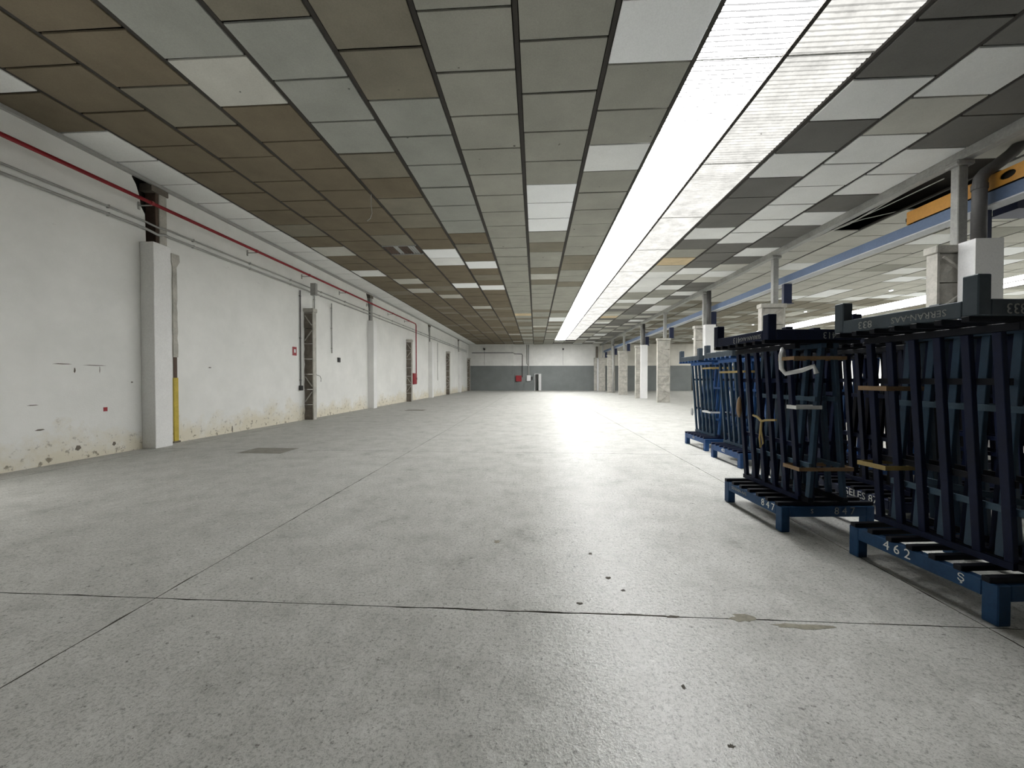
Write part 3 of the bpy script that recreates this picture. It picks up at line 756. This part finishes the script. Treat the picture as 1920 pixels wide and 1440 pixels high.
part('body', jb, -0.10, 0.10, -0.12, 0.02, -0.02, 0.42, M_CONDUIT, 0.01); part('lid', jb, -0.08, 0.08, -0.13, -0.12, 0.0, 0.40, M_BEAM)
def drop(name, lab, y, z0, z1, xo=0.04, end=None, mat=M_CONDUIT):
    c = empty(name, (XL + xo, y, 0)); tag(c, lab, 'conduit')
    MB().tube([(0, 0, z0), (0, 0, z1)], 0.02, 8).build('tube', mat, c)
    for z in (z0 + 0.2, (z0 + z1) / 2, z1 - 0.2): part('saddle', c, -0.035, 0.02, -0.03, 0.03, z - 0.012, z + 0.012, mat)
    if end: part('socket', c, -0.035, 0.05, -0.07, 0.07, z0 - 0.17, z0, M_DARK, 0.008)
drop('switch_drop', 'thin vertical conduit ending in a dark switch box', 13.45, 1.25, 4.65, end=True, mat=M_PIPE)
drop('cable_drop', 'pale conduit dropping behind the first raw wall column', 14.35, 1.75, 4.70)
drop('short_cable_drop', 'short conduit dropping from the upper pair, before the second white pilaster', 15.6, 2.55, 4.60)
drop('far_cable_drop', 'vertical conduit on the far part of the white wall', 33.0, 1.35, 4.60)
MB().tube([(XL + 0.05, 14.36, 1.74), (XL + 0.09, 14.38, 1.64), (XL + 0.12, 14.55, 1.60), (XL + 0.08, 14.7, 1.50), (XL + 0.06, 14.72, 1.38)], 0.010, 6).build('cable_tail', M_PIPE, None)
tag(bpy.data.objects['cable_tail'], 'dark loose cable end curling below the pale conduit', 'cable')
a = empty('alarm_sign', (XL, 13.15, 2.45)); tag(a, 'small red and white fire sign beside the thin vertical conduit', 'sign')
part('plate', a, 0.0, 0.015, -0.11, 0.11, -0.14, 0.16, M_RED); part('symbol', a, 0.015, 0.018, -0.04, 0.06, -0.04, 0.08, M_FOAM)
o = part('red_sticker', None, XL, XL + 0.004, 7.10, 7.17, 0.86, 0.94, M_RED); tag(o, 'small red sticker low on the white wall', 'sticker')
o = part('wall_socket', None, XL, XL + 0.05, 16.1, 16.3, 2.2, 2.4, M_DARK, 0.01); tag(o, 'small dark socket on the white wall between columns', 'socket')
def hose(x, y, z, facing, lab):
    h = empty('fire_hose_cabinet', (x, y, z)); tag(h, lab, 'hose cabinet', 'red fire hose cabinets')
    if facing == 'x':
        part('body', h, 0, 0.22, -0.35, 0.35, 0, 0.75, M_RED, 0.02); part('door', h, 0.22, 0.235, -0.31, 0.31, 0.04, 0.71, M_RED, 0.006); part('handle', h, 0.235, 0.26, 0.22, 0.26, 0.3, 0.45, M_DARK)
    else:
        part('body', h, -0.36, 0.36, -0.22, 0, 0, 0.75, M_RED, 0.02); part('door', h, -0.32, 0.32, -0.235, -0.22, 0.04, 0.71, M_RED, 0.006); part('handle', h, 0.22, 0.26, -0.26, -0.235, 0.3, 0.45, M_DARK)
hose(XL, 26.2, 1.12, 'x', 'red fire hose cabinet on the white left wall')
hose(-2.12, YB, 1.15, 'y', 'red fire hose cabinet on the grey end wall')
o = MB().tube([(-8.0, YB - 0.49, 4.75), (-2.80, YB - 0.49, 4.75), (-2.62, YB - 0.10, 4.62), (-1.72, YB - 0.05, 4.6), (-1.65, YB - 0.05, 4.5), (-1.65, YB - 0.05, 1.7)], 0.04, 8).build('hose_feed_pipe', M_PIPE, None, smooth=True); tag(o, 'dark feed pipe running to the hose cabinet on the end wall', 'pipe')
e = empty('electric_cabinet', (-0.84, YB, 1.2)); tag(e, 'white electric cabinet with dark meter beside the end wall door', 'electric box')
part('body', e, -0.25, 0.25, -0.2, 0, 0, 0.72, M_WBOX, 0.01); part('door', e, -0.22, 0.22, -0.212, -0.2, 0.03, 0.69, M_WBOX); part('meter', e, 0.27, 0.50, -0.16, 0, 0.15, 0.55, M_DARK, 0.01)
for q, x in enumerate((-1.08, -0.86)):
    o = MB().tube([(x, YB - 0.06, 5.78), (x, YB - 0.06, 3.4), (-0.86, YB - 0.06, 3.15), (-0.86 + 0.05 * (0.5 - q), YB - 0.06, 1.93)], 0.055, 8).build('riser_conduit', M_CONDUIT, None, smooth=True); tag(o, ('outer' if q == 0 else 'inner') + ' grey riser dropping to the white electric cabinet', 'conduit', 'risers over the electric cabinet')
for q, x in enumerate((3.45, -6.4)):
    y = YB if x > -2 else YB - 0.45
    h = empty('wall_camera', (x, y, 5.2)); tag(h, 'small dark wall device high on the end wall, ' + ('on its outer part above the wainscot' if q else 'near the daylight strip end'), 'wall device')
    part('bracket', h, -0.03, 0.03, -0.16, 0, -0.03, 0.03, M_DARK); part('head', h, -0.10, 0.10, -0.30, -0.12, -0.12, 0.10, M_DARK, 0.02)
    MB().tube([(0, -0.03, -0.03), (0, -0.03, -2.0)], 0.02, 6).build('cable', M_CONDUIT, h)

# ------------------------------------------------------------------ glass racks, each one upright with a second turned over on top
RL, RW, RH = 1.0, 0.92, 2.13
CXR = RW / 2
def rack(mat, mat_in, mat_rail, mat_bar, side, name='glass_rack'):
    """one A-frame transport rack standing on its four feet; returns (root, parts)"""
    r = empty(name)
    F = 0.085
    for fx in (0, RW - F):
        for fy in (0, RL - F):
            part('leg', r, fx, fx + F, fy, fy + F, 0, 0.25, mat_rail, 0.006)
    for fx in (0, RW - 0.06): part('side_rail', r, fx, fx + 0.06, F, RL - F, 0.15, 0.25, mat_rail, 0.004)
    for fy in (0, RL - 0.06): part('end_rail', r, F, RW - F, fy, fy + 0.06, 0.15, 0.25, mat_rail, 0.004)
    for k in range(7):
        y = 0.03 + k * (RL - 0.06 - 0.045) / 6
        part('slat', r, -0.015, RW + 0.015, y, y + 0.045, 0.25, 0.285, mat_in, 0.003)
    for s in (-1, 1):
        part('sill', r, CXR + s * 0.17 - 0.025, CXR + s * 0.17 + 0.025, 0.0, RL, 0.285, 0.335, mat_in, 0.003)
        a = Vector((CXR + s * 0.17, 0, 0.335)); b = Vector((CXR + s * 0.06, 0, 1.80))
        d = b - a; ang = math.atan2(d.x, d.z)
        for k in range(6):
            y = 0.0325 + k * 0.17
            link('post', boxm(0.038, 0.050, d.length, mat, 0.003), r, tuple((a + b) / 2 + Vector((0, y, 0))), (0, ang, 0))
        part('head_bar', r, b.x - 0.025, b.x + 0.025, 0, RL - 0.09, 1.80, 1.845, mat)
        for z in (0.65, 1.30):
            x = CXR + s * (0.17 - 0.11 * (z - 0.335) / 1.465) + side * 0.032
            part('cross_bar', r, x - 0.011, x + 0.011, 0.005, RL - 0.09, z - 0.022, z + 0.022, mat_bar)
    return r
def lettering(r, s, where, u, size, mat=None, lab=None):
    m = text_mesh(s, size, mat or M_PAINT)
    if where == 'side': o = link('lettering', m, r, (-0.0016, u, 0.205), ROT_MX)
    else: o = link('lettering', m, r, (u, -0.0016, 0.205), ROT_MY)
    if lab: o['label'] = lab
    return o
def place(r, x, y, deg, inverted):
    a = R(deg)
    if not inverted:
        r.location = (x, y, 0); r.rotation_euler = (0, 0, a)
    else:
        r.location = (x - math.sin(a) * RL, y + math.cos(a) * RL, RH); r.rotation_euler = (math.pi, 0, a)
PROTO = {}
def new_rack(key, up):
    mats = {'blue': (M_POST, M_SHADEBLACK, M_BLUE, M_BAR), 'slate': (M_NAVY, M_SHADEBLACK, M_TOPRAIL, M_SHADEBLACK), 'dark': (M_SHADEBLACK, M_SHADEBLACK, M_NAVY, M_NAVY), 'faded': (M_FADED, M_NAVY, M_FADED, M_FADED), 'dusty': (M_POST, M_FADED, M_TOPRAIL, M_NAVY), 'navy': (M_NAVY, M_SHADEBLACK, M_NAVY, M_NAVY)}[key]
    mats += (1 if up else -1,); key = key + ('_turned' if up else '')
    if key not in PROTO:
        PROTO[key] = rack(*mats); return PROTO[key]
    src = PROTO[key]; r = src.copy(); COL.objects.link(r)
    for ch in list(src.children):
        if ch.name.startswith('lettering'): continue
        c = ch.copy(); COL.objects.link(c); c.parent = r
    return r
STK = [  # x, y of the aisle-side near corner, turn, lower key, upper key, upper shift, lower label, upper label
    (2.785, 2.50, 5.5, 'blue', 'slate', (-0.14, 0.0), 'blue steel glass rack stencilled 462 standing nearest on the floor', 'slate blue rack turned upside down, painted 833, atop rack 462'),
    (2.395, 3.93, 4.0, 'blue', 'navy', (-0.14, 0.0), 'blue steel glass rack stencilled 847 standing second along the aisle', 'dark navy rack turned upside down, painted 413, atop rack 847'),
    (3.40, 6.68, 2.0, 'faded', 'dusty', (-0.14, 0.0), 'bright blue glass rack on the floor partly hidden by rack 847', 'dusty rack turned upside down over the rack half hidden behind 847'),
    (3.50, 8.25, 2.0, 'faded', 'dusty', (-0.14, 0.0), 'farthest bright blue glass rack on the floor along the aisle', 'dusty rack turned upside down on the farthest bright blue rack'),
    (3.62, 4.12, 3.0, 'dark', 'navy', (-0.14, 0.0), 'near black glass rack on the floor marked GELES, behind rack 847', 'dark rack turned upside down, painted 419, in the gap between 847 and 462'),
    (4.80, 2.75, 1.0, 'navy', 'dark', (-0.14, 0.0), 'navy glass rack on the floor directly behind the nearest rack', 'black rack turned upside down directly behind the nearest rack'),
    (4.85, 4.30, -2.0, 'navy', 'navy', (-0.14, 0.0), 'navy glass rack on the floor two rows behind rack 847', 'navy rack turned upside down two rows behind rack 847'),
    (4.70, 5.75, 2.0, 'faded', 'navy', (-0.14, 0.0), 'blue glass rack on the floor behind the half hidden bright blue rack', 'navy rack turned upside down behind the half hidden bright blue rack'),
    (4.75, 8.25, 1.0, 'faded', 'faded', (-0.14, 0.0), 'blue glass rack on the floor behind the farthest bright blue rack', 'blue rack turned upside down behind the farthest bright blue rack'),
    (6.05, 4.6, 3.0, 'navy', 'navy', (-0.14, 0.0), 'navy glass rack on the floor in the rearmost row by the column', 'navy rack turned upside down in the rearmost row by the column'),
    (3.60, 5.36, 2.0, 'navy', 'navy', (-0.14, 0.0), 'navy glass rack on the floor seen through the posts of rack 847', 'navy rack turned upside down seen through the posts of rack 847'),
    (5.90, 6.15, 1.0, 'dark', 'dark', (-0.14, 0.0), 'black glass rack on the floor in the rearmost row, deep between 847 and 462', 'black rack turned upside down in the rearmost row, deep between 847 and 462'),
    (4.75, 7.05, 1.0, 'dark', 'navy', (-0.14, 0.0), 'black glass rack on the floor behind both bright blue racks', 'navy rack turned upside down behind both bright blue racks'),
]
GRP_LO, GRP_UP = 'glass racks standing on the floor', 'glass racks turned upside down on top'
RACKS = []
for (x, y, deg, lo, up, sh, l1, l2) in STK:
    r1 = new_rack(lo, False); place(r1, x, y, deg, False); tag(r1, l1, 'rack', GRP_LO)
    r2 = new_rack(up, True); place(r2, x + sh[0], y + sh[1], deg, True); tag(r2, l2, 'rack', GRP_UP)
    RACKS.append((r1, r2))
lettering(RACKS[0][0], '4 6 2', 'side', 0.60, 0.10); lettering(RACKS[0][0], '462', 'end', 0.28, 0.11); lettering(RACKS[0][0], '\u015E', 'side', 0.19, 0.07)
lettering(RACKS[0][1], '833', 'side', 0.28, 0.08, M_DUSTPAINT); lettering(RACKS[0][1], 'SERRAN-AAS', 'side', 0.66, 0.062, M_DUSTPAINT)
lettering(RACKS[1][0], '8 4 7', 'side', 0.20, 0.10); lettering(RACKS[1][0], '8 4 7', 'end', 0.62, 0.10, M_DUSTPAINT); lettering(RACKS[1][0], 'S', 'end', 0.30, 0.06, M_DUSTPAINT); lettering(RACKS[1][0], 'SERRAN-AAS', 'side', 0.70, 0.05, M_DUSTPAINT)
lettering(RACKS[1][1], '413', 'side', 0.48, 0.09, M_DUSTPAINT); lettering(RACKS[1][1], 'SERRAN-AAS', 'side', 0.72, 0.06, M_DUSTPAINT)
lettering(RACKS[4][0], 'GELES 87', 'side', 0.42, 0.11); lettering(RACKS[4][1], '419', 'side', 0.50, 0.10)
lettering(RACKS[2][0], '452', 'side', 0.55, 0.08); lettering(RACKS[3][0], '428', 'side', 0.55, 0.07, M_DUSTPAINT)
ROT_PY = Matrix(((-1, 0, 0), (0, 0, 1), (0, 1, 0))).to_euler()   # far end of a turned rack, which faces the camera
for i_, t_, u_ in ((0, '833', 0.24), (1, '413', 0.60), (4, '419', 0.40)):
    link('lettering', text_mesh(t_, 0.09, M_DUSTPAINT), RACKS[i_][1], (u_, RL + 0.0016, 0.205), ROT_PY)
# the copied '419' rack is read upside down like the others; its far end shows towards the camera
def local(i, u, v, z):
    x, y, deg = STK[i][:3]; a = R(deg)
    return (x + u * math.cos(a) - v * math.sin(a), y + u * math.sin(a) + v * math.cos(a), z)
def strap(i, u0, u1, v0, v1, z, mat, lab, h=0.036):
    """band wrapped round the posts: four thin sides"""
    t = 0.008; m = MB()
    m.box(u0 - t, u1 + t, v0 - t, v0, -h / 2, h / 2).box(u0 - t, u1 + t, v1, v1 + t, -h / 2, h / 2).box(u0 - t, u0, v0, v1, -h / 2, h / 2).box(u1, u1 + t, v0, v1, -h / 2, h / 2)
    o = m.build('packing_strap', mat); o.location = local(i, 0, 0, z); o.rotation_euler = (0, 0, R(STK[i][2])); tag(o, lab, 'strap', 'straps bound round the rack posts')
strap(0, 0.10, 0.66, 0.79, 1.02, 1.42, M_STRAP, 'tan strap bound round the far posts of rack 462, upper')
strap(0, 0.10, 0.68, 0.79, 1.02, 0.78, M_STRAPY, 'yellowish strap bound round the far posts of rack 462, lower')
strap(1, 0.10, 0.60, -0.015, 0.19, 1.70, M_STRAP, 'tan strap bound high round the near end posts of rack 847')
strap(1, 0.16, 0.68, -0.015, 0.19, 0.62, M_STRAP, 'tan strap bound low round the near end posts of rack 847')
strap(1, 0.14, 0.38, 0.005, 0.12, 1.22, M_FOAM, 'pale tape bound midway round the near end posts of rack 847')
strap(2, 0.11, 0.68, 0.10, 0.90, 1.62, M_STRAPY, 'yellow strap round the half hidden bright blue rack')
strap(3, 0.11, 0.68, 0.02, 0.36, 1.72, M_STRAPY, 'yellow strap round the farthest bright blue rack')
strap(3, 0.11, 0.68, 0.02, 0.36, 0.80, M_FOAM, 'pale band low round the farthest bright blue rack')
w = MB().tube([local(1, 0.17, 0.20, 1.72), local(1, 0.12, 0.18, 1.80), local(1, 0.10, 0.17, 1.74), local(1, 0.10, 0.16, 1.60), local(1, 0.12, 0.13, 1.55), local(1, 0.20, 0.02, 1.58), local(1, 0.27, -0.04, 1.62), local(1, 0.29, -0.05, 1.55)], 0.022, 8).build('plastic_wrap_strip', M_FOAM, None, smooth=True)
tag(w, 'twisted strip of white plastic wrap hanging on the end of rack 847', 'plastic wrap')
def wad(name, c, s, mat, seed, lab, cat):
    bm = bmesh.new(); bmesh.ops.create_icosphere(bm, subdivisions=3, radius=1.0); r = random.Random(seed)
    ph = [(Vector((r.uniform(-1, 1), r.uniform(-1, 1), r.uniform(-1, 1))) * 4, r.uniform(0, 6)) for _ in range(7)]
    for v in bm.verts:
        k = 1 + sum(0.07 * math.sin(p.dot(v.co) + q) for p, q in ph); v.co = Vector((v.co.x * s[0], v.co.y * s[1], v.co.z * s[2])) * k
    m = bpy.data.meshes.new(name); bm.to_mesh(m); bm.free(); m.materials.append(mat); m.polygons.foreach_set('use_smooth', [True] * len(m.polygons))
    return tag(link(name, m, None, c), lab, cat)
wad('tape_roll_scrap', local(1, 0.16, 0.98, 1.14), (0.025, 0.03, 0.11), M_STRAP, 2, 'tan bundle of tape tied to the far post of rack 847', 'tape bundle')
k = empty('knotted_strap', local(1, 0.165, 0.48, 1.05)); tag(k, 'yellow knotted strap dangling from the posts of rack 847', 'strap')
MB().tube([(-0.03, -0.22, 0.02), (-0.04, -0.05, 0.0), (-0.05, 0, -0.02), (-0.04, 0.10, 0.02), (-0.03, 0.2, 0.03)], 0.013, 6).build('band', M_STRAPY, k)
MB().tube([(-0.05, 0, 0), (-0.07, -0.03, -0.12), (-0.06, -0.05, -0.25), (-0.07, -0.02, -0.30), (-0.06, 0.02, -0.20), (-0.05, 0.01, -0.03)], 0.009, 6).build('loop', M_STRAPY, k)
wad('plastic_scrap', local(3, 0.16, 1.0, 0.74), (0.03, 0.02, 0.10), M_FOAM, 9, 'white scrap of plastic caught on the farthest bright blue rack', 'plastic scrap')
